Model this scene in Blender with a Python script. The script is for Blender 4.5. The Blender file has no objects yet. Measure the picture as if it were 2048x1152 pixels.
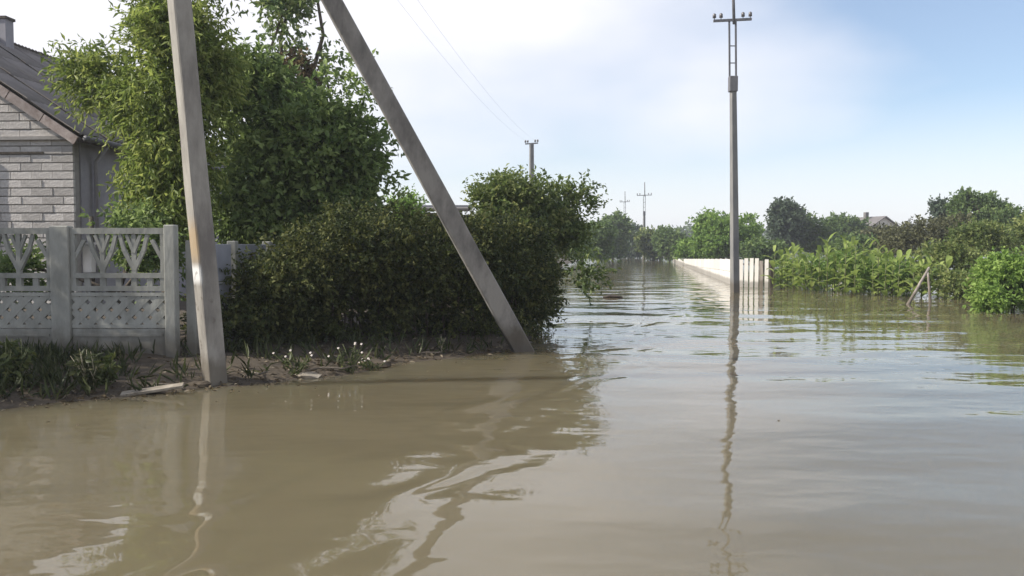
import bpy, math, random
import numpy as np
from mathutils import Vector, Matrix

# ------------------------------------------------------------------ camera, sky, sun, exposure
scene = bpy.context.scene
C = scene.collection
R = math.radians
F_PX, HORIZON, CAM_H = 1750.0, 494.0, 1.5
PITCH = math.atan((576 - HORIZON) / F_PX)          # camera looks slightly down

cam_data = bpy.data.cameras.new('camera')
cam_data.sensor_width = 36.0
cam_data.lens = 36.0 * F_PX / 2048
cam_data.clip_start, cam_data.clip_end = 0.05, 4000
cam = bpy.data.objects.new('camera', cam_data)
cam.location = (0, 0, CAM_H)
cam.rotation_euler = (R(90) - PITCH, 0, 0)
C.objects.link(cam)
scene.camera = cam

SUN_EL, SUN_AZ = R(37), math.atan2(-1.0, -0.15)    # azimuth from +Y towards +X
to_sun = Vector((math.sin(SUN_AZ) * math.cos(SUN_EL), math.cos(SUN_AZ) * math.cos(SUN_EL), math.sin(SUN_EL)))

world = bpy.data.worlds.new('World')
scene.world = world
world.use_nodes = True
wn, wl = world.node_tree.nodes, world.node_tree.links
wn.clear()
w_out = wn.new('ShaderNodeOutputWorld')
w_bg = wn.new('ShaderNodeBackground')
w_bg.inputs['Strength'].default_value = 0.118
sky = wn.new('ShaderNodeTexSky')
sky.sky_type = 'NISHITA'
sky.sun_disc = False
sky.sun_elevation = SUN_EL
sky.sun_rotation = SUN_AZ
sky.air_density, sky.dust_density, sky.ozone_density = 1.0, 0.3, 3.0
# thin high cloud: soft noise over the sky directions
tc = wn.new('ShaderNodeTexCoord')
mp = wn.new('ShaderNodeMapping')
mp.inputs['Location'].default_value = (0.62, 0.1, 0.0)
mp.inputs['Scale'].default_value = (1.0, 1.0, 2.2)
nz = wn.new('ShaderNodeTexNoise')
nz.inputs['Scale'].default_value = 1.35
nz.inputs['Detail'].default_value = 5.0
nz.inputs['Roughness'].default_value = 0.45
rp = wn.new('ShaderNodeValToRGB')
rp.color_ramp.elements[0].position = 0.415
rp.color_ramp.elements[0].color = (0.14, 0.14, 0.14, 1)
rp.color_ramp.elements[1].position = 0.625
mx = wn.new('ShaderNodeMix')
mx.data_type = 'RGBA'
mx.inputs['B'].default_value = (6.7, 6.72, 7.15, 1)
wl.new(tc.outputs['Generated'], mp.inputs['Vector'])
wl.new(mp.outputs['Vector'], nz.inputs['Vector'])
wl.new(nz.outputs['Fac'], rp.inputs['Fac'])
# pale haze low in the sky, the same all round the horizon
sz = wn.new('ShaderNodeSeparateXYZ')
hz = wn.new('ShaderNodeMapRange')
hz.interpolation_type = 'SMOOTHSTEP'
hz.inputs['From Min'].default_value, hz.inputs['From Max'].default_value = -0.02, 0.22
hz.inputs['To Min'].default_value, hz.inputs['To Max'].default_value = 0.85, 0.0
hm = wn.new('ShaderNodeMath'); hm.operation = 'MAXIMUM'
wl.new(tc.outputs['Generated'], sz.inputs['Vector'])
wl.new(sz.outputs['Z'], hz.inputs['Value'])
wl.new(hz.outputs['Result'], hm.inputs[0])
wl.new(rp.outputs['Color'], hm.inputs[1])
wl.new(hm.outputs[0], mx.inputs['Factor'])
wl.new(sky.outputs['Color'], mx.inputs['A'])
wl.new(mx.outputs['Result'], w_bg.inputs['Color'])
wl.new(w_bg.outputs['Background'], w_out.inputs['Surface'])

sun_data = bpy.data.lights.new('sun', 'SUN')
sun_data.energy = 5.0
sun_data.angle = R(0.6)
sun_data.color = (1.0, 0.93, 0.82)
sun = bpy.data.objects.new('sun', sun_data)
sun.rotation_euler = (-to_sun).to_track_quat('-Z', 'Y').to_euler()
sun.location = (-40, 20, 40)
C.objects.link(sun)

scene.view_settings.view_transform = 'Standard'
scene.view_settings.look = 'None'
scene.view_settings.gamma = 1.0
scene.view_settings.use_curve_mapping = False
scene.view_settings.exposure = 0.41
scene.render.engine = 'CYCLES'
scene.cycles.use_denoising = True
scene.cycles.max_bounces = 8

# ------------------------------------------------------------------ helpers
def at(px, py, Y):
    """World point seen at photo pixel (px, py) at ground distance Y ahead."""
    a, b = (px - 1024) / F_PX, (576 - py) / F_PX
    dy = math.cos(PITCH) + b * math.sin(PITCH)
    dz = -math.sin(PITCH) + b * math.cos(PITCH)
    k = Y / dy
    return Vector((a * k, Y, CAM_H + dz * k))

def tag(o, label=None, cat=None, group=None, kind=None):
    if label: o['label'] = label
    if cat: o['category'] = cat
    if group: o['group'] = group
    if kind: o['kind'] = kind
    return o

def empty(name, loc, label, cat, group=None, rz=0.0):
    o = bpy.data.objects.new(name, None)
    o.empty_display_size = 0.2
    o.location = loc
    o.rotation_euler = (0, 0, rz)
    C.objects.link(o)
    return tag(o, label, cat, group)

def link_mesh(name, me, parent=None, loc=None):
    o = bpy.data.objects.new(name, me)
    C.objects.link(o)
    if parent is not None: o.parent = parent
    if loc is not None: o.location = loc
    return o

class MB:
    """Collects faces; coordinates are local to the parent."""
    def __init__(self):
        self.v, self.f = [], []
    def add(self, vs, fs):
        n = len(self.v)
        self.v += [tuple(p) for p in vs]
        self.f += [tuple(i + n for i in f) for f in fs]
        return self
    def box(self, lo, hi):
        x0, y0, z0 = lo; x1, y1, z1 = hi
        return self.add([(x0,y0,z0),(x1,y0,z0),(x1,y1,z0),(x0,y1,z0),(x0,y0,z1),(x1,y0,z1),(x1,y1,z1),(x0,y1,z1)],
                        [(0,3,2,1),(4,5,6,7),(0,1,5,4),(1,2,6,5),(2,3,7,6),(3,0,4,7)])
    def bar(self, a, b, w, d, side=None, w2=None, d2=None):
        """Rectangular bar from a to b, w along 'side', d across it, optional taper."""
        a, b = Vector(a), Vector(b)
        ax = (b - a).normalized()
        s = Vector(side) if side is not None else (Vector((0,0,1)) if abs(ax.z) < .9 else Vector((1,0,0)))
        s = (s - ax * s.dot(ax)).normalized()
        t = ax.cross(s)
        w2 = w if w2 is None else w2; d2 = d if d2 is None else d2
        vs = []
        for p, ww, dd in ((a, w, d), (b, w2, d2)):
            for i, j in ((-1,-1),(1,-1),(1,1),(-1,1)):
                vs.append(p + s * (i * ww / 2) + t * (j * dd / 2))
        return self.add(vs, [(0,3,2,1),(4,5,6,7),(0,1,5,4),(1,2,6,5),(2,3,7,6),(3,0,4,7)])
    def tube(self, pts, rad, n=8, cap=True):
        pts = [Vector(p) for p in pts]
        if not hasattr(rad, '__len__'): rad = [rad] * len(pts)
        rings = []
        for i, p in enumerate(pts):
            ax = (pts[min(i + 1, len(pts) - 1)] - pts[max(i - 1, 0)]).normalized()
            s = Vector((1, 0, 0)) if abs(ax.x) < .8 else Vector((0, 1, 0))
            s = (s - ax * s.dot(ax)).normalized(); t = ax.cross(s)
            rings.append([p + (s * math.cos(q) + t * math.sin(q)) * rad[i] for q in [2 * math.pi * k / n for k in range(n)]])
        vs = [p for r in rings for p in r]
        fs = [(i*n+k, i*n+(k+1)%n, (i+1)*n+(k+1)%n, (i+1)*n+k) for i in range(len(pts)-1) for k in range(n)]
        if cap:
            fs.append(tuple(range(n-1, -1, -1)))
            fs.append(tuple((len(pts)-1)*n + k for k in range(n)))
        return self.add(vs, fs)
    def mesh(self, name, mat, smooth=False):
        me = bpy.data.meshes.new(name)
        me.from_pydata(self.v, [], self.f)
        me.materials.append(mat)
        if smooth:
            me.polygons.foreach_set('use_smooth', [True] * len(me.polygons))
        me.update()
        return me
    def build(self, name, mat, parent=None, loc=None, smooth=False, bevel=0.0):
        o = link_mesh(name, self.mesh(name, mat, smooth), parent, loc)
        if bevel:
            m = o.modifiers.new('bevel', 'BEVEL'); m.width = bevel; m.segments = 2; m.limit_method = 'ANGLE'
        return o

# ------------------------------------------------------------------ materials
def new_mat(name):
    m = bpy.data.materials.new(name)
    m.use_nodes = True
    nt = m.node_tree
    return m, nt.nodes, nt.links, nt.nodes['Principled BSDF']

def ramp_of(n, stops):
    r = n.new('ShaderNodeValToRGB')
    els = r.color_ramp.elements
    while len(els) < len(stops): els.new(0.5)
    for e, (p, c) in zip(els, stops):
        e.position = p; e.color = (*c, 1)
    return r

def mottled(name, c0, c1, scale=6, rough=0.85, bump=0.15, stretch=(1,1,1), detail=8, spread=(0.3, 0.7), bscale=None, random_tint=0.0, damp=None):
    m, n, l, b = new_mat(name)
    co = n.new('ShaderNodeTexCoord'); mp = n.new('ShaderNodeMapping'); mp.inputs['Scale'].default_value = stretch
    l.new(co.outputs['Object'], mp.inputs['Vector'])
    nz = n.new('ShaderNodeTexNoise'); nz.inputs['Scale'].default_value = scale; nz.inputs['Detail'].default_value = detail
    nz.inputs['Roughness'].default_value = 0.65
    l.new(mp.outputs['Vector'], nz.inputs['Vector'])
    r = ramp_of(n, [(spread[0], c0), (spread[1], c1)])
    l.new(nz.outputs['Fac'], r.inputs['Fac'])
    col = r.outputs['Color']
    if random_tint:
        oi = n.new('ShaderNodeObjectInfo'); hs = n.new('ShaderNodeHueSaturation')
        mr = n.new('ShaderNodeMapRange'); mr.inputs['To Min'].default_value = 1 - random_tint; mr.inputs['To Max'].default_value = 1 + random_tint
        l.new(oi.outputs['Random'], mr.inputs['Value']); l.new(mr.outputs['Result'], hs.inputs['Value']); l.new(col, hs.inputs['Color'])
        col = hs.outputs['Color']
    if damp:
        ge = n.new('ShaderNodeNewGeometry'); sz_ = n.new('ShaderNodeSeparateXYZ'); l.new(ge.outputs['Position'], sz_.inputs['Vector'])
        n3 = n.new('ShaderNodeTexNoise'); n3.inputs['Scale'].default_value = 7; n3.inputs['Detail'].default_value = 4
        l.new(ge.outputs['Position'], n3.inputs['Vector'])
        ad = n.new('ShaderNodeMath'); ad.operation = 'MULTIPLY_ADD'; ad.inputs[1].default_value = -0.35 * damp[0] - .12
        l.new(n3.outputs['Fac'], ad.inputs[0]); l.new(sz_.outputs['Z'], ad.inputs[2])
        dr = n.new('ShaderNodeMapRange'); dr.interpolation_type = 'SMOOTHSTEP'
        dr.inputs['From Min'].default_value = damp[0] * .9; dr.inputs['From Max'].default_value = damp[0] * .25
        dr.inputs['To Max'].default_value = damp[1]
        l.new(ad.outputs[0], dr.inputs['Value'])
        dm = n.new('ShaderNodeMix'); dm.data_type = 'RGBA'; dm.inputs['B'].default_value = (0.085, 0.068, 0.045, 1)
        l.new(dr.outputs['Result'], dm.inputs['Factor']); l.new(col, dm.inputs['A'])
        col = dm.outputs['Result']
    l.new(col, b.inputs['Base Color'])
    b.inputs['Roughness'].default_value = rough
    if bump:
        n2 = n.new('ShaderNodeTexNoise'); n2.inputs['Scale'].default_value = bscale or scale * 5; n2.inputs['Detail'].default_value = 6
        l.new(mp.outputs['Vector'], n2.inputs['Vector'])
        bp = n.new('ShaderNodeBump'); bp.inputs['Strength'].default_value = bump; bp.inputs['Distance'].default_value = 0.02
        l.new(n2.outputs['Fac'], bp.inputs['Height']); l.new(bp.outputs['Normal'], b.inputs['Normal'])
    return m

def leaf_mat(name, dark, mid, light, transl=0.3, rough=0.55):
    m, n, l, b = new_mat(name)
    a = n.new('ShaderNodeAttribute'); a.attribute_name = 'tint'
    r = ramp_of(n, [(0.0, dark), (0.55, mid), (1.0, light)])
    l.new(a.outputs['Fac'], r.inputs['Fac'])
    l.new(r.outputs['Color'], b.inputs['Base Color'])
    b.inputs['Roughness'].default_value = rough
    b.inputs['Specular IOR Level'].default_value = 0.35
    tr = n.new('ShaderNodeBsdfTranslucent')
    l.new(r.outputs['Color'], tr.inputs['Color'])
    mxs = n.new('ShaderNodeMixShader'); mxs.inputs['Fac'].default_value = transl
    out = n['Material Output']
    l.new(b.outputs['BSDF'], mxs.inputs[1]); l.new(tr.outputs['BSDF'], mxs.inputs[2])
    l.new(mxs.outputs['Shader'], out.inputs['Surface'])
    return m

M = {}
M['concrete'] = mottled('weathered_concrete', (0.16, 0.152, 0.145), (0.31, 0.295, 0.275), 3.5, 0.9, 0.5, (1, 1, 0.35), spread=(.38, .62), damp=(.35, .75))
M['fence_concrete'] = mottled('fence_concrete', (0.225, 0.225, 0.20), (0.36, 0.36, 0.325), 3.2, 0.9, 0.35, (1, 1, .4), spread=(.36, .62), random_tint=0.10, damp=(.5, .7))
M['grey_panel'] = mottled('grey_panel', (0.20, 0.21, 0.24), (0.29, 0.30, 0.34), 2.0, 0.8, 0.1, random_tint=0.06)
M['block'] = mottled('pale_block', (0.42, 0.39, 0.365), (0.60, 0.57, 0.54), 5, 0.92, 0.45, spread=(.34, .66), random_tint=0.2)
M['mortar'] = mottled('mortar', (0.26, 0.245, 0.23), (0.36, 0.34, 0.32), 9, 0.95, 0.3)
M['roof'] = mottled('roof_sheet', (0.145, 0.13, 0.125), (0.235, 0.215, 0.205), 2.5, 0.85, 0.2, random_tint=0.10)
M['verge'] = mottled('verge_board', (0.20, 0.15, 0.13), (0.42, 0.36, 0.33), 8, 0.85, 0.2, random_tint=0.2)
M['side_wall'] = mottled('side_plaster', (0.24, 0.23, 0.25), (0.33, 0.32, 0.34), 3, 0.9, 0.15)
M['dark_wood'] = mottled('dark_wood', (0.035, 0.028, 0.022), (0.08, 0.065, 0.05), 12, 0.85, 0.3, (1, 1, 0.2))
M['grey_wood'] = mottled('grey_wood', (0.16, 0.135, 0.115), (0.34, 0.30, 0.26), 10, 0.85, 0.3, (1, 1, 0.15), damp=(.3, .7))
M['bark'] = mottled('bark', (0.05, 0.04, 0.03), (0.13, 0.105, 0.08), 14, 0.95, 0.6, (1, 1, 0.3))
M['white_paint'] = mottled('white_paint', (0.54, 0.51, 0.46), (0.72, 0.69, 0.64), 3, 0.6, 0.08, (1, 1, 0.3), random_tint=0.08, damp=(.22, .6))
M['metal'] = mottled('dull_metal', (0.09, 0.09, 0.10), (0.16, 0.16, 0.17), 10, 0.6, 0.1)
M['insulator'] = mottled('insulator_glaze', (0.10, 0.09, 0.09), (0.14, 0.13, 0.13), 5, 0.3, 0)
M['pole_grey'] = mottled('pole_concrete', (0.13, 0.13, 0.135), (0.24, 0.235, 0.22), 3, 0.9, 0.2, (1, 1, 0.3), damp=(.4, .7))
M['wire'] = mottled('aluminium_wire', (0.45, 0.45, 0.46), (0.55, 0.55, 0.56), 5, 0.5, 0)
M['soil'] = mottled('bank_soil', (0.036, 0.027, 0.018), (0.085, 0.065, 0.043), 5, 0.95, 0.8, bscale=18)
M['pale_debris'] = mottled('pale_debris', (0.14, 0.115, 0.085), (0.34, 0.30, 0.24), 9, 0.9, 0.4)
M['petal'] = mottled('white_petal', (0.48, 0.42, 0.37), (0.66, 0.60, 0.54), 20, 0.7, 0)
M['stalk'] = mottled('plant_stalk', (0.07, 0.085, 0.03), (0.15, 0.16, 0.07), 12, 0.8, 0.1)
M['dry_stalk'] = mottled('dry_stalk', (0.20, 0.18, 0.12), (0.34, 0.31, 0.22), 12, 0.85, 0.1)
M['glass'] = mottled('window_glass', (0.02, 0.022, 0.025), (0.03, 0.032, 0.035), 2, 0.08, 0)
M['far_roof'] = mottled('far_roof', (0.11, 0.10, 0.10), (0.17, 0.16, 0.155), 2, 0.9, 0.2)
M['shed'] = mottled('shed_brick', (0.28, 0.20, 0.17), (0.42, 0.34, 0.30), 7, 0.9, 0.3)

M['leaf_peach'] = leaf_mat('leaf_peach', (0.090, 0.138, 0.033), (0.200, 0.262, 0.057), (0.414, 0.455, 0.131), 0.5, 0.55)
M['leaf_dark'] = leaf_mat('leaf_dark', (0.071, 0.122, 0.038), (0.166, 0.237, 0.071), (0.359, 0.446, 0.159), 0.5, 0.55)
M['leaf_hedge'] = leaf_mat('leaf_hedge', (0.019, 0.029, 0.011), (0.063, 0.084, 0.023), (0.179, 0.184, 0.058), 0.3, 0.75)
M['leaf_lilac'] = leaf_mat('leaf_lilac', (0.053, 0.093, 0.029), (0.146, 0.198, 0.055), (0.344, 0.370, 0.132), 0.45, 0.55)
M['leaf_poplar'] = leaf_mat('leaf_poplar', (0.068, 0.116, 0.043), (0.164, 0.232, 0.077), (0.347, 0.386, 0.136), 0.45, 0.55)
M['leaf_brown'] = leaf_mat('leaf_brown', (0.066, 0.044, 0.024), (0.143, 0.099, 0.050), (0.220, 0.176, 0.088), 0.3, 0.55)
M['leaf_far'] = leaf_mat('leaf_far', (0.063, 0.108, 0.039), (0.135, 0.207, 0.063), (0.252, 0.323, 0.108), 0.42, 0.55)
M['leaf_fresh'] = leaf_mat('leaf_fresh', (0.095, 0.172, 0.037), (0.207, 0.327, 0.069), (0.380, 0.517, 0.138), 0.5, 0.55)
M['leaf_blue'] = leaf_mat('leaf_blue', (0.044, 0.069, 0.045), (0.088, 0.125, 0.075), (0.163, 0.213, 0.125), 0.35, 0.55)
M['leaf_maroon'] = leaf_mat('leaf_maroon', (0.057, 0.060, 0.032), (0.115, 0.121, 0.055), (0.207, 0.207, 0.098), 0.35, 0.55)
M['leaf_maize'] = leaf_mat('leaf_maize', (0.135, 0.203, 0.048), (0.256, 0.337, 0.081), (0.432, 0.500, 0.162), 0.45, 0.55)
M['grass'] = leaf_mat('grass_blade', (0.03, 0.045, 0.016), (0.07, 0.085, 0.03), (0.17, 0.16, 0.08), 0.25)

POLE_LEAN = (-0.067, -0.040)     # how the near pole leans per metre of height
# strip of orange-brown stain and flecks of old whitewash on the near pole
def pole_mat():
    m = mottled('stained_pole_concrete', (0.17, 0.155, 0.14), (0.36, 0.34, 0.30), 3.0, 0.9, 0.5, (1, 1, 0.3), spread=(.36, .64), damp=(.3, .7))
    n, l = m.node_tree.nodes, m.node_tree.links
    b = n['Principled BSDF']
    base = b.inputs['Base Color'].links[0].from_socket
    co = n.new('ShaderNodeTexCoord'); sx = n.new('ShaderNodeSeparateXYZ')
    l.new(co.outputs['Object'], sx.inputs['Vector'])
    def band(lo, hi, soft):
        a = n.new('ShaderNodeMapRange'); a.interpolation_type = 'SMOOTHSTEP'
        a.inputs['From Min'].default_value = lo - soft; a.inputs['From Max'].default_value = lo + soft
        c = n.new('ShaderNodeMapRange'); c.interpolation_type = 'SMOOTHSTEP'
        c.inputs['From Min'].default_value = hi + soft; c.inputs['From Max'].default_value = hi - soft
        for q in (a, c): l.new(sx.outputs['Z'], q.inputs['Value'])
        mu = n.new('ShaderNodeMath'); mu.operation = 'MULTIPLY'
        l.new(a.outputs['Result'], mu.inputs[0]); l.new(c.outputs['Result'], mu.inputs[1])
        return mu.outputs[0]
    fa = n.new('ShaderNodeVectorMath'); fa.operation = 'DOT_PRODUCT'
    fa.inputs[1].default_value = (-0.75, -0.66, 0.75 * POLE_LEAN[0] + 0.66 * POLE_LEAN[1])
    l.new(co.outputs['Object'], fa.inputs[0])
    def patch(col_in, lo, hi, soft, scale, thr, color, edge=None):
        nz = n.new('ShaderNodeTexNoise'); nz.inputs['Scale'].default_value = scale; nz.inputs['Detail'].default_value = 5
        l.new(co.outputs['Object'], nz.inputs['Vector'])
        mr = n.new('ShaderNodeMapRange'); mr.inputs['From Min'].default_value = thr; mr.inputs['From Max'].default_value = thr + 0.08
        l.new(nz.outputs['Fac'], mr.inputs['Value'])
        mu = n.new('ShaderNodeMath'); mu.operation = 'MULTIPLY'
        l.new(mr.outputs['Result'], mu.inputs[0]); l.new(band(lo, hi, soft), mu.inputs[1])
        if edge is not None:
            er = n.new('ShaderNodeMapRange'); er.inputs['From Min'].default_value = edge; er.inputs['From Max'].default_value = edge + .05
            l.new(fa.outputs['Value'], er.inputs['Value'])
            mu2 = n.new('ShaderNodeMath'); mu2.operation = 'MULTIPLY'
            l.new(mu.outputs[0], mu2.inputs[0]); l.new(er.outputs['Result'], mu2.inputs[1]); mu = mu2
        mixn = n.new('ShaderNodeMix'); mixn.data_type = 'RGBA'
        l.new(mu.outputs[0], mixn.inputs['Factor']); l.new(col_in, mixn.inputs['A'])
        mixn.inputs['B'].default_value = (*color, 1)
        return mixn.outputs['Result']
    c1 = patch(base, 1.35, 1.75, 0.12, 5.0, 0.36, (0.38, 0.26, 0.13), .06)
    c2 = patch(c1, 1.12, 1.30, 0.05, 6.0, 0.38, (0.82, 0.82, 0.81), .06)
    c3 = patch(c2, 0.25, 1.15, 0.2, 7.0, 0.60, (0.15, 0.13, 0.11))
    l.new(c3, b.inputs['Base Color'])
    return m
M['near_pole'] = pole_mat()

# muddy flood water
def water_mat():
    m, n, l, b = new_mat('muddy_water')
    co = n.new('ShaderNodeTexCoord')
    big = n.new('ShaderNodeTexNoise'); big.inputs['Scale'].default_value = 0.18; big.inputs['Detail'].default_value = 3
    l.new(co.outputs['Object'], big.inputs['Vector'])
    r = ramp_of(n, [(0.3, (0.128, 0.108, 0.066)), (0.7, (0.150, 0.128, 0.082))])
    l.new(big.outputs['Fac'], r.inputs['Fac']); l.new(r.outputs['Color'], b.inputs['Base Color'])
    b.inputs['Roughness'].default_value = 0.03
    b.subsurface_method = 'BURLEY'
    b.inputs['Subsurface Weight'].default_value = 1.0
    b.inputs['Subsurface Radius'].default_value = (0.5, 0.4, 0.25)
    b.inputs['Subsurface Scale'].default_value = 2.2
    b.inputs['IOR'].default_value = 1.333
    def waves(scale, rot, stretch, detail, rough):
        mp = n.new('ShaderNodeMapping'); mp.inputs['Rotation'].default_value = (0, 0, R(rot)); mp.inputs['Scale'].default_value = (*stretch, 1)
        l.new(co.outputs['Object'], mp.inputs['Vector'])
        z = n.new('ShaderNodeTexNoise'); z.inputs['Scale'].default_value = scale; z.inputs['Detail'].default_value = detail
        z.inputs['Roughness'].default_value = rough; z.inputs['Distortion'].default_value = 0.3
        l.new(mp.outputs['Vector'], z.inputs['Vector'])
        return z.outputs['Fac']
    # calm and breezy patches
    pt = n.new('ShaderNodeTexNoise'); pt.inputs['Scale'].default_value = 0.12; pt.inputs['Detail'].default_value = 2
    l.new(co.outputs['Object'], pt.inputs['Vector'])
    pr = n.new('ShaderNodeMapRange'); pr.inputs['From Min'].default_value = 0.4; pr.inputs['From Max'].default_value = 0.62
    pr.inputs['To Min'].default_value = 0.25; pr.inputs['To Max'].default_value = 1.0
    l.new(pt.outputs['Fac'], pr.inputs['Value'])
    small = n.new('ShaderNodeMath'); small.operation = 'MULTIPLY'
    l.new(waves(2.1, 20, (0.6, 1.2), 1.0, 0.45), small.inputs[0]); l.new(pr.outputs['Result'], small.inputs[1])
    s1 = n.new('ShaderNodeMath'); s1.operation = 'MULTIPLY'; s1.inputs[1].default_value = 0.16
    l.new(small.outputs[0], s1.inputs[0])
    s2 = n.new('ShaderNodeMath'); s2.operation = 'ADD'
    l.new(waves(0.62, -18, (0.65, 1.15), 0.8, 0.4), s2.inputs[0]); l.new(s1.outputs[0], s2.inputs[1])
    fine = n.new('ShaderNodeMath'); fine.operation = 'MULTIPLY_ADD'; fine.inputs[1].default_value = 0.085
    l.new(waves(4.2, 38, (0.6, 1.1), 1.0, 0.4), fine.inputs[0]); l.new(s2.outputs[0], fine.inputs[2])
    # further up the open street the breeze ruffles the surface
    sy = n.new('ShaderNodeSeparateXYZ'); l.new(co.outputs['Object'], sy.inputs['Vector'])
    br = n.new('ShaderNodeMapRange'); br.interpolation_type = 'SMOOTHSTEP'
    br.inputs['From Min'].default_value = 30; br.inputs['From Max'].default_value = 70
    br.inputs['To Min'].default_value = 0.085; br.inputs['To Max'].default_value = 0.24
    l.new(sy.outputs['Y'], br.inputs['Value']); l.new(br.outputs['Result'], fine.inputs[1])
    s2 = fine
    # spent wake of the boat: a few crests along a slanting line
    dv = n.new('ShaderNodeVectorMath'); dv.operation = 'DOT_PRODUCT'; dv.inputs[1].default_value = (0.955, -0.295, 0)
    l.new(co.outputs['Object'], dv.inputs[0])
    wob = n.new('ShaderNodeMath'); wob.operation = 'MULTIPLY_ADD'; wob.inputs[1].default_value = 1.5
    l.new(waves(0.75, 10, (1, 1), 1.5, 0.5), wob.inputs[0]); l.new(dv.outputs['Value'], wob.inputs[2])
    ce = n.new('ShaderNodeMath'); ce.operation = 'ADD'; ce.inputs[1].default_value = 2.31 - 0.75
    l.new(wob.outputs[0], ce.inputs[0])
    sn = n.new('ShaderNodeMath'); sn.operation = 'MULTIPLY'; sn.inputs[1].default_value = 2 * math.pi / 0.55
    l.new(ce.outputs[0], sn.inputs[0])
    si = n.new('ShaderNodeMath'); si.operation = 'SINE'; l.new(sn.outputs[0], si.inputs[0])
    ab = n.new('ShaderNodeMath'); ab.operation = 'ABSOLUTE'; l.new(ce.outputs[0], ab.inputs[0])
    fo = n.new('ShaderNodeMapRange'); fo.interpolation_type = 'SMOOTHSTEP'
    fo.inputs['From Min'].default_value = 1.0; fo.inputs['From Max'].default_value = 0.1
    fo.inputs['To Max'].default_value = 0.10
    l.new(ab.outputs[0], fo.inputs['Value'])
    wk = n.new('ShaderNodeMath'); wk.operation = 'MULTIPLY_ADD'
    l.new(si.outputs[0], wk.inputs[0]); l.new(fo.outputs['Result'], wk.inputs[1]); l.new(s2.outputs[0], wk.inputs[2])
    s2 = wk
    bp = n.new('ShaderNodeBump'); bp.inputs['Strength'].default_value = 1.0; bp.inputs['Distance'].default_value = 0.046
    l.new(s2.outputs[0], bp.inputs['Height']); l.new(bp.outputs['Normal'], b.inputs['Normal'])
    return m
M['water'] = water_mat()

# ------------------------------------------------------------------ ground and water
SHORE = np.array([(-300, 3.0), (-60, 5.5), (-8, 7.3), (-4.79, 8.1), (-3.79, 8.55), (-3.05, 9.3), (-2.4, 9.75), (-1.77, 10.6),
                  (-1.18, 11.5), (-0.25, 12.35), (0.30, 13.6), (0.30, 18), (0.4, 32), (8.0, 100), (22, 225), (60, 300), (400, 330)], float)
def shore_dist(X, Y):
    """Signed distance to the waterline, land positive."""
    best = np.full(X.shape, 1e9); sg = np.ones(X.shape)
    for (ax, ay), (bx, by) in zip(SHORE[:-1], SHORE[1:]):
        dx, dy = bx - ax, by - ay
        t = np.clip(((X - ax) * dx + (Y - ay) * dy) / (dx * dx + dy * dy), 0, 1)
        ex, ey = X - (ax + t * dx), Y - (ay + t * dy)
        d = np.hypot(ex, ey)
        cr = dx * (Y - ay) - dy * (X - ax)
        m = d < best
        best = np.where(m, d, best); sg = np.where(m, np.sign(cr), sg)
    return best * sg
def bumpy(X, Y):
    return (np.sin(X * 3.1 + 1.3 * np.sin(Y * 1.7)) * np.sin(Y * 2.7 + 1.1 * np.sin(X * 2.3)) * 0.035
            + np.sin(X * 7.7 + 2 * np.sin(Y * 4.1)) * np.sin(Y * 8.3 + X) * 0.014)
def ground_h(X, Y):
    X = np.asarray(X, float); Y = np.asarray(Y, float)
    s = shore_dist(X, Y)
    land = 0.22 * (1 - np.exp(-np.maximum(s, 0) / 1.1)) + 0.15 * np.clip((s - 2) / 6, 0, 1)
    wet = -0.30 * np.minimum(-np.minimum(s, 0), 2.6)
    near = np.clip(1 - np.abs(s) / 8, 0, 1)
    return np.where(s > 0, land, wet) + bumpy(X, Y) * (0.3 + near) * np.clip(1 - np.hypot(X, Y) / 60, 0, 1)
def axis(segs):
    out = []
    for a, b, st in segs: out += list(np.arange(a, b, st))
    return np.array(out + [segs[-1][1]])
gx = axis([(-1500, -60, 80), (-60, -9, 1.7), (-9, 3, 0.12), (3, 60, 3), (60, 1500, 80)])
gy = axis([(-1500, -20, 80), (-20, 6.5, 2.5), (6.5, 16, 0.12), (16, 60, 2), (60, 340, 14), (340, 1800, 80)])
GX, GY = np.meshgrid(gx, gy)
GZ = ground_h(GX, GY)
nx, ny = len(gx), len(gy)
me = bpy.data.meshes.new('ground')
idx = np.arange(nx * ny).reshape(ny, nx)
quads = np.stack([idx[:-1, :-1], idx[:-1, 1:], idx[1:, 1:], idx[1:, :-1]], -1).reshape(-1, 4)
me.from_pydata(np.stack([GX, GY, GZ], -1).reshape(-1, 3).tolist(), [], quads.tolist())
me.polygons.foreach_set('use_smooth', [True] * len(me.polygons))
me.materials.append(M['soil'])
tag(link_mesh('ground', me), 'dark wet soil of the bank and the drowned ground', kind='structure')

wb = MB().add([(-900, -300, 0), (900, -300, 0), (900, 420, 0), (-900, 420, 0)], [(0, 1, 2, 3)])
tag(wb.build('water', M['water']), 'brown flood water covering the street', kind='structure')

def gz(x, y): return float(ground_h(np.array([x]), np.array([y]))[0])

# ------------------------------------------------------------------ foliage
def unit(a): return a / np.maximum(np.linalg.norm(a, axis=-1, keepdims=True), 1e-9)

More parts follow.
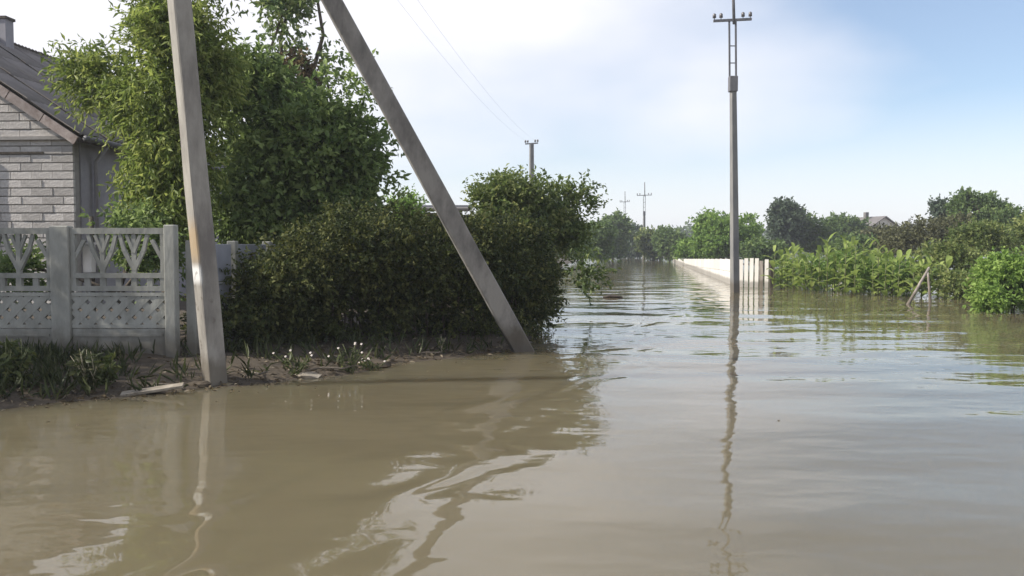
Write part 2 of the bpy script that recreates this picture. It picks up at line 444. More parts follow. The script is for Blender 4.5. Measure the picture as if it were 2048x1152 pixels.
def foliage(name, O, D, L, k, leaf, width, mat, parent, rng, droop=0.12, up=0.7, shift=0.0, spread=0.9, origin=(0, 0, 0)):
    """k leaves along each twig (origin O, direction D, length L), every leaf a folded blade of its own."""
    n = len(O)
    t = np.tile(np.linspace(0.12, 1.0, k), (n, 1)) + rng.uniform(-.06, .06, (n, k))
    P = O[:, None] + D[:, None] * (L[:, None] * t)[..., None]
    P[..., 2] -= droop * L[:, None] * t ** 2
    P = P.reshape(-1, 3)
    m = len(P)
    ld = unit(np.repeat(D, k, 0) * 0.6 + unit(rng.normal(size=(m, 3))) * spread + np.array([0, 0, -0.25 * droop / 0.12]))
    nrm = unit(rng.normal(size=(m, 3)) + np.array([0, 0, up]))
    side = unit(np.cross(nrm, ld)); nrm = np.cross(ld, side)
    s = rng.uniform(0.5, 1.4, (m, 1)) * leaf
    w = s * width * 0.5
    base = P; tip = P + ld * s - nrm * s * 0.12
    mid = P + ld * s * 0.45 + nrm * s * 0.03
    V = np.stack([base, mid + side * w + nrm * w * .3, tip, mid - side * w + nrm * w * .3], 1).reshape(-1, 3) - np.array(origin)
    i0 = np.arange(m)[:, None] * 4
    T = np.stack([i0 + np.array([0, 2, 1]), i0 + np.array([0, 3, 2])], 1).reshape(-1, 3)
    me = bpy.data.meshes.new(name)
    me.vertices.add(len(V)); me.vertices.foreach_set('co', V.ravel().astype(np.float32))
    me.loops.add(T.size); me.loops.foreach_set('vertex_index', T.ravel().astype(np.int32))
    me.polygons.add(len(T)); me.polygons.foreach_set('loop_start', np.arange(0, T.size, 3, dtype=np.int32))
    me.update(calc_edges=True)
    cl_t = getattr(twigs_in, 'tint', None)
    cl_t = cl_t if cl_t is not None and len(cl_t) == n else 0
    tw = np.clip(rng.normal(0.5 + shift, 0.10, n) + cl_t, 0, 1)                       # twigs differ in colour, leaves a little more
    tint = np.clip(np.repeat(tw, k) + rng.normal(0, 0.14, m), 0, 1)
    at_ = me.attributes.new('tint', 'FLOAT', 'POINT')
    at_.data.foreach_set('value', np.repeat(tint, 4).astype(np.float32))
    me.materials.append(mat)
    o = link_mesh(name, me, parent)
    o['kind'] = 'stuff'
    return o

def twigs_in(ells, per, rng, length, centre=None, clump=0.3, up=0.35, zmin=0.05):
    """Twigs gathered in clumps spread through ellipsoids [(centre, radii, clumps)]."""
    O, D, L, TT = [], [], [], []
    for c, r, nc in ells:
        c = np.array(c, float); r = np.array(r, float)
        q = unit(rng.normal(size=(nc, 3))) * rng.uniform(0.25, 1.0, (nc, 1)) ** 0.45
        cl = c + q * r
        cr = clump * rng.uniform(0.6, 1.35, (nc, 1))
        o = np.repeat(cl, per, 0) + unit(rng.normal(size=(nc * per, 3))) * np.repeat(cr, per, 0) * rng.uniform(0, 1, (nc * per, 1)) ** 0.5
        cc = c if centre is None else np.array(centre)
        d = unit(unit(o - np.repeat(cl, per, 0)) * 0.8 + unit(o - cc) * 0.7 + np.array([0, 0, up]) + rng.normal(size=o.shape) * 0.25)
        O.append(o); D.append(d); L.append(length * rng.uniform(0.6, 1.4, len(o)))
        TT.append(np.repeat(rng.normal(0, .15, nc), per))
    O, D, L, TT = np.concatenate(O), np.concatenate(D), np.concatenate(L), np.concatenate(TT)
    keep = O[:, 2] > zmin
    twigs_in.tint = TT[keep]
    return O[keep], D[keep], L[keep]

def tree(name, label, base, ells, mat, rng_seed, per=14, k=9, leaf=0.1, width=0.45, twig=0.35, clump=0.3, trunk_r=0.09,
         limbs=7, fork=0.3, shift=0.0, droop=0.12, group=None, cat='tree', up=0.35, lup=0.7, extra=None, crown='crown', zmin=0.05):
    rng = np.random.default_rng(rng_seed); rnd = random.Random(rng_seed)
    base = Vector(base)
    root = empty(name, base, label, cat, group)
    reach = clump * 0.75 + twig * 0.55
    ells = [(c_, tuple(max(r_ - reach, r_ * 0.45) for r_ in rad), n_) for c_, rad, n_ in ells]
    cen = sum((Vector(e[0]) * e[2] for e in ells), Vector()) / sum(e[2] for e in ells)
    top = max(e[0][2] + e[1][2] * 0.6 for e in ells)
    h = top - base.z
    fk = Vector((base.x + (cen.x - base.x) * .35, base.y + (cen.y - base.y) * .35, base.z + h * fork))
    mb = MB()
    pts = [Vector((0, 0, -0.35))] + [(fk - base) * q + Vector((rnd.uniform(-.04, .04), rnd.uniform(-.04, .04), 0)) for q in (0.05, .35, .7, 1)]
    mb.tube(pts, [trunk_r * 1.25, trunk_r * 1.1, trunk_r, trunk_r * .9, trunk_r * .8], 8)
    mb.build('trunk', M['bark'], root, smooth=True)
    for i in range(limbs):
        e = ells[i % len(ells)]
        q = Vector(unit(rng.normal(size=3)))
        tgt = Vector([e[0][j] + q[j] * e[1][j] * 0.75 for j in range(3)])
        if tgt.z < fk.z: tgt.z = fk.z + abs(tgt.z - fk.z) * .4
        a = fk - base - Vector((0, 0, rnd.uniform(0, .12) * h)); b = tgt - base
        midp = a.lerp(b, .5) + Vector((rnd.uniform(-.1, .1) * h, rnd.uniform(-.1, .1) * h, .05 * h))
        mb = MB(); mb.tube([a, a.lerp(midp, .55), midp, midp.lerp(b, .6), b],
                           [trunk_r * .6, trunk_r * .48, trunk_r * .36, trunk_r * .24, trunk_r * .1], 6)
        mb.build('limb', M['bark'], root, smooth=True)
    O, D, L = twigs_in(ells, per, rng, twig, tuple(cen), clump, up, zmin)
    foliage(crown, O, D, L, k, leaf, width, mat, root, rng, droop, lup, shift, origin=tuple(base))
    if extra:
        for nm, el2, m2, kw in extra:
            O, D, L = twigs_in(el2, kw.get('per', 10), rng, kw.get('twig', .3), None, kw.get('clump', .2), kw.get('up', .2))
            foliage(nm, O, D, L, kw.get('k', 8), kw.get('leaf', leaf), kw.get('width', width), m2, root, rng, kw.get('droop', droop), .6, kw.get('shift', 0), origin=tuple(base))
    return root

def E(px, py, Y, rx, rz, n, ry=None):
    """Ellipsoid at photo pixel, radii given in pixels at that depth."""
    c = at(px, py, Y); s = Y / F_PX
    return (tuple(c), (rx * s, (ry if ry else rx) * s, rz * s), n)

def on_ground(px, Y, dz=0.0):
    p = at(px, HORIZON, Y)
    return Vector((p.x, p.y, max(gz(p.x, p.y), -0.8) + dz))

# ------------------------------------------------------------------ house on the left
hc = at(150, 494, 16.0)
HB = 0.3
house = empty('block_house', (hc.x, hc.y, HB), 'grey gabled house of pale blocks behind the ornate concrete fence', 'house', rz=R(-4))
HW, HD, HE, HR = 7.0, 8.2, 3.30, 2.30          # width, depth, eave height, rise
wall = MB()
wall.add([(-HW, .03, -.6), (0 - .03, .03, -.6), (-.03, .03, HE), (-HW/2, .03, HE + HR - .05), (-HW, .03, HE),
          (-HW, .25, -.6), (-.03, .25, -.6), (-.03, .25, HE), (-HW/2, .25, HE + HR - .05), (-HW, .25, HE)],
         [(0,1,2,3,4), (9,8,7,6,5), (0,5,6,1), (1,6,7,2), (2,7,8,3), (3,8,9,4), (4,9,5,0)])
gable = wall.build('gable_wall', M['mortar'], house)
sw = MB(); sw.box((-.25, .252, -.6), (-.002, HD, HE)); sw.build('side_wall', M['side_wall'], house)
sw = MB(); sw.box((-HW, .252, -.6), (-HW + .25, HD, HE)); sw.build('side_wall', M['side_wall'], house)
sw = MB(); sw.box((-HW, HD + .002, -.6), (-.002, HD + .25, HE)); sw.build('back_wall', M['side_wall'], house)
# courses of blocks, each block proud of the mortar
CH, CL = 0.152, 0.40
blk = MB(); blk.box((-CL / 2 + .003, -.0, .006), (CL / 2 - .003, .06, CH - .016))
blk_me = blk.mesh('block', M['block'])
hb = MB(); hb.box((-CL / 4 + .003, -.0, .006), (CL / 4 - .003, .06, CH - .016)); hb_me = hb.mesh('half_block', M['block'])
rest = MB(); rr = random.Random(4)
row = 0
z = -0.3
while z < HE + HR - .2:
    lim = -.0 if z + CH < HE else -(z + CH - HE) * (HW / 2) / HR
    x = -.0 - (CL / 2 if row % 2 else 0)
    if row % 2 and z + CH < HE:
        o = link_mesh('block', hb_me, gable, (-CL / 4, rr.uniform(-.006, .004), z))
    while x - CL > -HW + .01:
        xc = x - CL / 2
        left_lim = -HW - lim
        if x <= lim + .001 and x - CL >= left_lim - .001:
            if xc > -4.3 and z > 1.0:
                link_mesh('block', blk_me, gable, (xc, rr.uniform(-.008, .006), z))
            else:
                j = rr.uniform(-.008, .006)
                rest.box((xc - CL/2 + .008, j, z + .006), (xc + CL/2 - .008, j + .06, z + CH - .012))
        x -= CL
    z += CH; row += 1
ro = rest.build('block_courses', M['block'], gable); ro['kind'] = 'stuff'
bc = MB(); bc.box((-HW, -.07, HE - .16), (.03, .02, HE - .085)); bc.build('belt_course', M['mortar'], house, bevel=.008)
bc = MB(); bc.box((-HW, -.025, HE - .40), (-.55, .02, HE - .365)); bc.build('belt_course', M['dark_wood'], house)
# window left of the view, its frame edge just inside the picture
wx = -1.56
win = MB(); win.box((wx - 1.3, -.03, 1.3), (wx, .05, 2.75)); win = win.build('window', M['glass'], house)
fr = MB()
for a, b_ in (((wx-1.36, -.06, 1.24), (wx+.06, .0, 1.30)), ((wx-1.36, -.06, 2.75), (wx+.06, .0, 2.81)),
              ((wx, -.06, 1.302), (wx+.06, .0, 2.748)), ((wx-1.36, -.06, 1.302), (wx-1.3, .0, 2.748)), ((wx-.68, -.055, 1.302), (wx-.62, -.031, 2.748))):
    fr.box(a, b_)
fr.build('frame', M['dark_wood'], win)
# roof: corrugated sheets laid in courses on each slope
pitch = math.atan2(HR, HW / 2)
slope = math.hypot(HR, HW / 2) + .35
roof = empty('roof', (0, 0, 0), None, None); roof.parent = house
under = MB()
for sgn in (1, -1):
    ax = -HW / 2
    ex = ax + sgn * (HW / 2 + .3 * math.cos(pitch)); ez = HE + .04 - .3 * math.sin(pitch)
    under.add([(ax, -.25, HE + HR + .02), (ax, HD + .4, HE + HR + .02), (ex, HD + .4, ez - .02), (ex, -.25, ez - .02),
               (ax, -.25, HE + HR - .06), (ax, HD + .4, HE + HR - .06), (ex, HD + .4, ez - .10), (ex, -.25, ez - .10)],
              [(0,1,2,3), (7,6,5,4), (0,3,7,4), (2,1,5,6), (3,2,6,7)])
under.build('roof_deck', M['dark_wood'], roof)
SW_, NROW = 1.0, 4
sl = (math.hypot(HR, HW/2) + .36) / NROW
def sheet_mesh():
    mb = MB(); n = 32; vs = []; 
    for j in (0, 1):
        for i in range(n + 1):
            u = i / n * SW_
            vs.append((u, j * (sl + .1), .02 * math.cos(u / .125 * 2 * math.pi)))
    vs += [(x, y, z_ - .012) for x, y, z_ in vs]
    N = n + 1
    fs = [(i, i + 1, N + i + 1, N + i) for i in range(n)] + [(2*N+i+1, 2*N+i, 3*N+i, 3*N+i+1) for i in range(n)]
    fs += [(i + 1, i, 2*N+i, 2*N+i+1) for i in range(n)]
    mb.add(vs, fs); return mb.mesh('roof_sheet', M['roof'], True)
sh = sheet_mesh()
for sgn in (1, -1):
    for r_ in range(NROW):
        for c_ in range(9):
            o = link_mesh('roof_sheet', sh, roof)
            u = Vector((0, 1, 0)); d = Vector((-sgn * math.cos(pitch), 0, math.sin(pitch)))   # up the slope
            nrm = Vector((sgn * math.sin(pitch), 0, math.cos(pitch)))
            org = Vector((-HW/2 + sgn * (HW/2 + .3*math.cos(pitch)), -.28 + c_ * (SW_ - .03), HE - .3*math.sin(pitch) + .03)) + d * (r_ * sl) + nrm * (.03 + .012 * (c_ % 2) + .018 * 0)
            tilt = d - nrm * .012
            org += nrm * (.035)
            m3 = Matrix((u, tilt.normalized(), u.cross(tilt).normalized())).transposed()
            if sgn == 1: m3 = Matrix((u, tilt.normalized(), u.cross(tilt.normalized()))).transposed()
            mm = m3.to_4x4(); mm.translation = org
            if m3.col[2].z < 0:
                mm = Matrix((( -u).to_4d()[:], tilt.normalized().to_4d()[:], (-u).cross(tilt.normalized()).to_4d()[:], (0,0,0,1))).transposed()
                for q in range(3): mm[3][q] = 0
                mm.translation = org + u * SW_
            o.matrix_local = mm
rc = MB(); rc.tube([(-HW/2, -.3, HE + HR + .07), (-HW/2, HD + .42, HE + HR + .07)], .085, 10); rc.build('ridge_cap', M['roof'], roof, smooth=True)
# verge boards at the front gable, in weathered lengths
for sgn in (1, -1):
    d = Vector((-sgn * math.cos(pitch), 0, math.sin(pitch)))
    e0 = Vector((-HW/2 + sgn * (HW/2 + .3*math.cos(pitch)), -.30, HE - .3*math.sin(pitch) - .05))
    Lv = slope - .02
    for i in range(6):
        mb = MB(); mb.bar(e0 + d * (Lv * i / 6 + .01), e0 + d * (Lv * (i + 1) / 6 - .01), .15 + .02 * rr.random(), .03, (0, 0, 1))
        mb.build('verge_board', M['verge'], roof)
ch = MB(); ch.box((-.14, -.14, -.5), (.14, .14, .56)); chimney = ch.build('chimney', M['side_wall'], house, (-HW/2 + .10, 3.2, HE + HR + .0))
cp = MB(); cp.box((-.17, -.17, .562), (.17, .17, .62)); cp.build('chimney_cap', M['dark_wood'], chimney)
# soffit and gutter along the right eave
gt = MB(); gt.tube([(.36, -.2, HE - .16), (.36, HD + .2, HE - .18)], .055, 8); gt.build('gutter', M['metal'], house, smooth=True)
gt = MB(); gt.tube([(.34, .6, HE - .2), (.08, .62, HE - .5), (.07, .62, -.3)], .04, 8); gt.build('downpipe', M['side_wall'], house, smooth=True)

# ------------------------------------------------------------------ ornate concrete fence
FY = 10.6
def fx(px): return (px - 1024) / F_PX * FY
def fz(py): return CAM_H + (HORIZON - py) / F_PX * FY
fence = empty('ornate_concrete_fence', (fx(125), FY, 0), 'grey openwork concrete fence with branching tree and lattice panels', 'fence')
O0 = Vector((fx(125), FY, 0))
def L_(px, py, dy=0.0): return Vector((fx(px), FY + dy, fz(py))) - O0
def rect(mb, x0, x1, y0, y1, t=.05):
    a, b_ = L_(x0, y1), L_(x1, y0)
    mb.box((a.x, -t / 2, a.z), (b_.x, t / 2, b_.z))
bar_n = [0]
def barp(mb, a, b_, wpx, t=.036):
    bar_n[0] += 1; t += .0023 * (bar_n[0] % 9)
    mb.bar(L_(*a), L_(*b_), wpx * FY / F_PX, t, (0, 0, 1) if abs(a[0]-b_[0]) > abs(a[1]-b_[1]) else (1, 0, 0))
def post(px, w, top, bot=790, d=.14):
    mb = MB(); a, b_ = L_(px - w/2, bot), L_(px + w/2, top)
    mb.box((a.x, -d / 2, -.3), (b_.x, d / 2, b_.z)); return mb.build('post', M['fence_concrete'], fence, bevel=.012)
post(124, 38, 452); post(343, 22, 450); post(-112, 38, 452); post(-348, 38, 452)
def tree_panel(x0, x1):
    mb = MB()
    rect(mb, x0, x1, 456, 468, .06)                        # top rail
    rect(mb, x0, x0 + 9, 468, 546, .055); rect(mb, x1 - 9, x1, 468, 546, .055)
    rect(mb, x0, x1, 546, 556, .06); rect(mb, x0, x1, 572, 582, .06)
    n = 3; w = (x1 - x0) / n
    for i in range(n + 1):
        cx = x0 + i * w if 0 < i < n else (x0 + 5 if i == 0 else x1 - 5)
        if 0 < i < n:
            barp(mb, (cx, 547), (cx, 467), 9)
            barp(mb, (cx, 540), (cx - w * .33, 498), 8); barp(mb, (cx, 540), (cx + w * .33, 498), 8)
            barp(mb, (cx - w * .30, 503), (cx - w * .44, 469), 7); barp(mb, (cx + w * .30, 503), (cx + w * .44, 469), 7)
            barp(mb, (cx, 505), (cx - w * .22, 470), 6); barp(mb, (cx, 505), (cx + w * .22, 470), 6)
        else:
            s = 1 if i == 0 else -1
            barp(mb, (cx, 520), (cx + s * w * .34, 480), 7)
    m = 6
    for i in range(m + 1):                                  # short balusters under the trees
        cx = x0 + (x1 - x0) * i / m
        cx = min(max(cx, x0 + 5), x1 - 5)
        barp(mb, (cx, 573), (cx, 555), 11)
    return mb.build('tree_panel', M['fence_concrete'], fence)
def lattice_panel(x0, x1):
    mb = MB(); y0, y1 = 585, 656
    rect(mb, x0, x1, y0, y0 + 7, .06); rect(mb, x0, x1, y1 - 7, y1, .06)
    sp = 31.0; hgt = y1 - y0
    for k in range(-3, int((x1 - x0) / sp) + 3):
        for s, t in ((1, .040), (-1, .046)):
            ax = x0 + k * sp; bx = ax + s * hgt * .92
            if s < 0: ax += hgt * .46; bx += hgt * .46
            ya, yb = y0 + 3, y1 - 3
            # clip to the panel
            def clip(px_, py_, qx, qy):
                if qx == px_: return None
                t0, t1 = 0.0, 1.0
                for lim, sg in ((x0 + 2, 1), (x1 - 2, -1)):
                    fa, fb = sg * (px_ - lim), sg * (qx - lim)
                    if fa < 0 and fb < 0: return None
                    if fa < 0: t0 = max(t0, fa / (fa - fb))
                    if fb < 0: t1 = min(t1, fa / (fa - fb))
                if t1 - t0 < .05: return None
                return ((px_ + (qx - px_) * t0, py_ + (qy - py_) * t0), (px_ + (qx - px_) * t1, py_ + (qy - py_) * t1))
            c_ = clip(ax, ya, bx, yb)
            if c_: mb.bar(L_(*c_[0]), L_(*c_[1]), 14 * FY / F_PX, t, (1, 0, 1) if s > 0 else (1, 0, -1))
    return mb.build('lattice_panel', M['fence_concrete'], fence)
def solid_panel(x0, x1):
    mb = MB(); rect(mb, x0, x1, 657, 790, .05)
    o = mb.build('solid_panel', M['fence_concrete'], fence, bevel=.008)
    f2 = MB()
    for a in ((x0 + 6, x1 - 6, 668, 673), ): rect(f2, *a, .075)
    f2.build('moulding', M['fence_concrete'], o)
    return o
for x0, x1 in ((143.5, 331.5), (-92.5, 104.5), (-328.5, -131.5)):
    tree_panel(x0, x1); lattice_panel(x0, x1); solid_panel(x0, x1)

# pale box behind the fence post, dark pipe beside the house
mb = MB(); mb.box((-.055, -.06, -.17), (.055, .06, .17)); 
pb = empty('letter_box', L_(166, 518, .16) + O0, 'narrow white letter box hanging on the fence beside its pillar', 'letter box')
mb.build('body', M['white_paint'], pb, bevel=.012)
mb = MB(); mb.box((-.065, -.07, .172), (.065, .07, .20)); mb.build('lid', M['white_paint'], pb, bevel=.006)
mb = MB(); mb.bar((0, .06, .05), (0, .35, .05), .03, .03); mb.build('bracket', M['metal'], pb)
pp = at(183, 450, 12.5)
mb = MB(); mb.tube([(0, 0, 0), (0, 0, pp.z + .12)], .035, 8); 
tag(mb.build('iron_post', M['dark_wood'], None, (pp.x, pp.y, 0), smooth=True), 'thin dark iron post rising behind the ornate fence', 'post')

# plain grey fence running back from the ornate one
gf0, gf1 = Vector((-3.93, 10.75, 0)), Vector((-3.15, 14.6, 0))
gfence = empty('plain_grey_fence', gf0, 'plain grey panel fence running back behind the concrete pole', 'fence')
d = (gf1 - gf0).normalized(); Lf = (gf1 - gf0).length; npan = 4
for i in range(npan + 1):
    p = d * (Lf * i / npan)
    mb = MB(); mb.box((p.x - .06, p.y - .06, -.2), (p.x + .06, p.y + .06, 1.58)); mb.build('post', M['fence_concrete'], gfence, bevel=.01)
    if i < npan:
        for j in range(3):
            a = p + d * .08; b_ = d * (Lf * (i + 1) / npan) - d * .08
            z0 = .05 + j * .5
            mb = MB(); mb.bar(a + Vector((0, 0, z0 + .245)), b_ + Vector((0, 0, z0 + .245)), .485, .045, (0, 0, 1)); mb.build('panel', M['grey_panel'], gfence, bevel=.006)

# low shed behind the hedge
sp_ = at(842, 494, 20.0)
shed = empty('low_shed', (sp_.x, sp_.y, .3), 'low brick shed with flat dark roof behind the hedge', 'shed')
mb = MB(); mb.box((-1.1, 0, -.3), (.9, 2.2, 1.98)); mb.build('wall', M['shed'], shed)
mb = MB(); mb.add([(-1.3, -.25, 2.0), (1.1, -.25, 2.0), (1.1, 2.4, 2.2), (-1.3, 2.4, 2.2), (-1.3, -.25, 2.07), (1.1, -.25, 2.07), (1.1, 2.4, 2.27), (-1.3, 2.4, 2.27)],
                  [(0,3,2,1),(4,5,6,7),(0,1,5,4),(1,2,6,5),(2,3,7,6),(3,0,4,7)]); mb.build('roof', M['far_roof'], shed)

# ------------------------------------------------------------------ concrete pole with its leaning brace
pb0 = at(431, 770, 9.5); pb0.z = 0
T = at(289, -684, 9.2)
pole = empty('concrete_pole', (pb0.x, pb0.y, 0), 'tall grey concrete pole with orange stains, standing at the water edge', 'utility pole')
top = T - pb0; top.z += .35
nB = Vector((0.66, -0.75, 0)); 
mb = MB()
N = 9
ax = top.normalized()
for i in range(N):
    pass
def prism(a, b_, s0, s1, side, seg=10, wob=.004, seed=1, asp=1.0):
    """Four-sided chamfered post from a to b_, slightly uneven."""
    rnd = random.Random(seed); a, b_ = Vector(a), Vector(b_)
    ax = (b_ - a).normalized(); s = Vector(side); s = (s - ax * s.dot(ax)).normalized(); t = ax.cross(s)
    mb = MB(); vs = []; ch_ = .12
    prof = [(-1+ch_,-1),(1-ch_,-1),(1,-1+ch_),(1,1-ch_),(1-ch_,1),(-1+ch_,1),(-1,1-ch_),(-1,-1+ch_)]
    for i in range(seg + 1):
        q = i / seg; c = a.lerp(b_, q); r = (s0 + (s1 - s0) * q) / 2
        for u, v in prof:
            vs.append(c + s * (u * r + rnd.uniform(-wob, wob)) + t * (v * r * asp + rnd.uniform(-wob, wob)))
    fs = [(i*8+k, i*8+(k+1)%8, (i+1)*8+(k+1)%8, (i+1)*8+k) for i in range(seg) for k in range(8)]
    fs += [tuple(range(7, -1, -1)), tuple(seg*8+k for k in range(8))]
    return mb.add(vs, fs)
prism(-top.normalized() * .7, top, .212, .172, nB, 12, .004, 3).build('post', M['near_pole'], pole)
ca = MB(); ca.bar(top + Vector((-.6, -.1, -.5)), top + Vector((.6, .1, -.5)), .08, .08); arm = ca.build('crossarm', M['metal'], pole)
for q in (-.5, -.25, .25, .5):
    mb = MB(); mb.tube([top + Vector((q, q*.17, -.46)), top + Vector((q, q*.17, -.36)), top + Vector((q, q*.17, -.26))], [.012, .05, .03], 8); mb.build('insulator', M['insulator'], arm, smooth=True)
sb = at(1046, 700, 12.6); sb.z = 0
dvec = T - sb
brace = empty('leaning_brace_pole', (sb.x, sb.y, 0), 'slanting concrete brace pole rising from the flood beside the dark hedge', 'utility pole')
prism(-dvec.normalized() * .8, dvec - dvec.normalized() * .12, .285, .172, (0.15, -1, 0), 12, .005, 5).build('post', M['concrete'], brace)

# ------------------------------------------------------------------ poles with crossarms
def line_pole(px, Y, top_z, label, width=.22, ext=True, yaw=0.0, lean=0.0, arm_half=.62, group=None):
    p = at(px, HORIZON, Y)
    o = empty('utility_pole', (p.x, p.y, 0), label, 'utility pole', group, rz=yaw)
    body_top = top_z - 1.9 if ext else top_z
    sh_ = lambda z_: Vector((lean * z_, 0, z_))
    prism(sh_(-.8), sh_(body_top), width * 1.15, width * .8, (1, .25, 0), 8, .002, int(px)).build('post', M['pole_grey'], o)
    if ext:
        a = sh_(body_top)
        mb = MB(); mb.box((a.x - .135, -.13, a.z - .38), (a.x + .135, .13, a.z + .12)); mb.build('clamp', M['metal'], o, bevel=.02)
        for s in (-1, 1):
            mb = MB(); mb.bar(a + Vector((s * .105, 0, -.3)), sh_(top_z - .02) + Vector((s * .105, 0, 0)), .055, .055); mb.build('bracket', M['metal'], o)
        for zz in (.55, 1.1):
            mb = MB(); mb.bar(sh_(body_top + zz) + Vector((-.105, 0, 0)), sh_(body_top + zz) + Vector((.105, 0, 0)), .03, .03); mb.build('rung', M['metal'], o)
        mb = MB(); mb.tube([sh_(top_z - .1) + Vector((.05, 0, 0)), sh_(top_z + 1.5) + Vector((.02, 0, 0))], .05, 8); mb.build('mast', M['metal'], o, smooth=True)
    c = sh_(top_z)
    mb = MB(); mb.bar(c + Vector((-arm_half, 0, 0)), c + Vector((arm_half, 0, .06)), .075, .075); arm = mb.build('crossarm', M['metal'], o)
    for q in (-.95, -.6, .55, .93):
        b_ = c + Vector((q * arm_half, 0, .05 + .03 * q))
        mb = MB(); mb.tube([b_, b_ + Vector((0, 0, .07)), b_ + Vector((0, 0, .075)), b_ + Vector((0, 0, .19)), b_ + Vector((0, 0, .22))], [.013, .013, .06, .055, .02], 8)
        mb.build('insulator', M['insulator'], arm, smooth=True)
    return o
line_pole(1471, 28.8, at(1459, 42, 28.8).z, 'tall slim utility pole with crossarm standing in the flood by the white fence', .21, True, 0, -.021)
line_pole(1063, 57, at(1063, 288, 57).z, 'utility pole with short crossarm rising behind the bush', .30, False, 0, 0, .42)
line_pole(1288, 100, at(1288, 391, 100).z, 'distant utility pole with crossarm above the far green shrubs', .26, True, 0, 0, .85)
line_pole(1249, 125, at(1249, 404, 125).z, 'farthest thin utility pole in front of the dark trees at the end of the street', .24, True, 0, 0, .7)

# two wires from the corner pole to the pole behind the bush
pe = at(1063, 288, 57)
for i, (q0, q1, lab) in enumerate(((0.0, -.3, 'left of the two thin wires crossing the white sky'), (.42, .3, 'right of the two thin wires crossing the white sky'))):
    a = T + Vector((q0, .07, .0)); b_ = pe + Vector((q1, 0, .2))
    pts = [a.lerp(b_, k / 24) - Vector((0, 0, .7 * 4 * (k / 24) * (1 - k / 24))) for k in range(25)]
    mb = MB(); mb.tube([p - a for p in pts], .0026, 5)
    tag(mb.build('overhead_wire', M['wire'], None, a, smooth=True), lab, 'wire', 'wires to the pole behind the bush')

# ------------------------------------------------------------------ trees and hedge on the left
tree('peach_tree', 'yellow green tree with narrow leaves in front of the house roof', on_ground(330, 13.6),
     [E(335, 80, 13.6, 110, 115, 32), E(320, 205, 13.6, 130, 110, 42), E(340, 330, 13.4, 110, 115, 36), E(195, 150, 14.0, 80, 72, 13), E(405, 125, 13.9, 68, 125, 24), E(310, 425, 13.0, 70, 75, 10), E(370,-50,13.8,100,80,12)],
     M['leaf_peach'], 11, per=24, k=10, leaf=.115, width=.30, twig=.36, clump=.34, trunk_r=.10, limbs=10, droop=.3, shift=.05, up=.15)
tree('leafy_tree', 'dense dark green rounded tree between the two concrete poles', on_ground(590, 15.4),
     [E(580, 310, 15.4, 165, 125, 62), E(500, 185, 15.4, 100, 90, 26), E(640, 275, 15.2, 98, 98, 32), E(682, 345, 15.4, 72, 90, 22), E(520, 420, 15.0, 130, 75, 30), E(660, 420, 15.2, 95, 60, 18), E(560, 200, 15.6, 60, 60, 8), E(742, 292, 15.3, 16, 12, 1), E(752, 372, 15.3, 16, 10, 1), E(722, 225, 15.3, 14, 20, 1), E(690, 180, 15.3, 14, 20, 1)],
     M['leaf_dark'], 12, per=30, k=9, leaf=.12, width=.5, twig=.30, clump=.40, shift=.12, trunk_r=.12, limbs=10)
tree('tall_poplar', 'tall sparse tree with a dry brown tuft rising behind the rounded tree', on_ground(575, 21),
     [E(568, 15, 21, 64, 75, 15), E(595, -75, 21, 80, 80, 20), E(574, 95, 21, 36, 50, 4), E(590, 225, 21, 80, 60, 12), E(645, 130, 21, 24, 70, 3)],
     M['leaf_poplar'], 13, per=12, k=8, leaf=.15, width=.5, twig=.42, clump=.30, trunk_r=.12, limbs=9, fork=.45,
     extra=[('dry_tuft', [E(586, 152, 20.8, 26, 24, 16)], M['leaf_brown'], dict(per=14, twig=.3, clump=.2, leaf=.13))])
tree('backyard_tree', 'small tree showing dark leaves through the ornate fence', on_ground(250, 12.4),
     [E(265, 470, 12.4, 75, 55, 16), E(60, 540, 12.4, 60, 50, 14), E(290, 510, 12.2, 60, 50, 14)],
     M['leaf_dark'], 31, per=12, k=8, leaf=.10, width=.45, twig=.3, clump=.25, trunk_r=.05, limbs=5, fork=.4)

# garden tree beyond the left edge of the picture; it shades the fence and the bank
tree('garden_tree', 'leafy garden tree shading the bank beyond the left edge of the picture', (-11.2, 8.4, .3),
     [((-11.0, 8.3, 3.4), (2.0, 1.9, 2.1), 120), ((-10.6, 10.4, 3.3), (1.9, 1.8, 1.9), 100), ((-11.3, 6.6, 2.9), (1.6, 1.4, 1.8), 60)],
     M['leaf_dark'], 16, per=14, k=9, leaf=.13, width=.5, twig=.4, clump=.32, trunk_r=.14, limbs=8)

# hedge along the bank
rng = np.random.default_rng(21)
hedge = empty('hedge', (-1.6, 12.4, .15), 'long dark overgrown hedge along the flooded bank behind the leaning brace', 'hedge')
prof = [(466, 610, 11.3), (495, 565, 11.4), (535, 520, 11.5), (585, 488, 11.7), (640, 445, 11.9), (700, 415, 12.1), (760, 404, 12.3), (820, 420, 12.5), (880, 432, 12.8), (940, 425, 13.0), (1000, 425, 13.4), (1050, 445, 14.0), (1068, 480, 14.6)]
ells = []
for px, py, Y in prof:
    for dy in (.55, 1.15):
        topz = at(px, py + 12, Y + dy - .3).z
        gz0 = .15
        c = at(px, HORIZON, Y + dy)
        n = 46
        hh = topz - gz0
        ells.append(((c.x, c.y - (.28 if dy < 1 else 0), gz0 + hh * .70), (.36, .48, hh * .30), 30))
        ells.append(((c.x, c.y + .16, gz0 + hh * .34), (.36, .36, hh * .36), 22))
O, D, L = twigs_in(ells, 12, rng, .22, None, .17, .45)
foliage('foliage', O, D, L, 9, .062, .55, M['leaf_hedge'], hedge, rng, .1, .8, 0.08, origin=tuple(hedge.location))
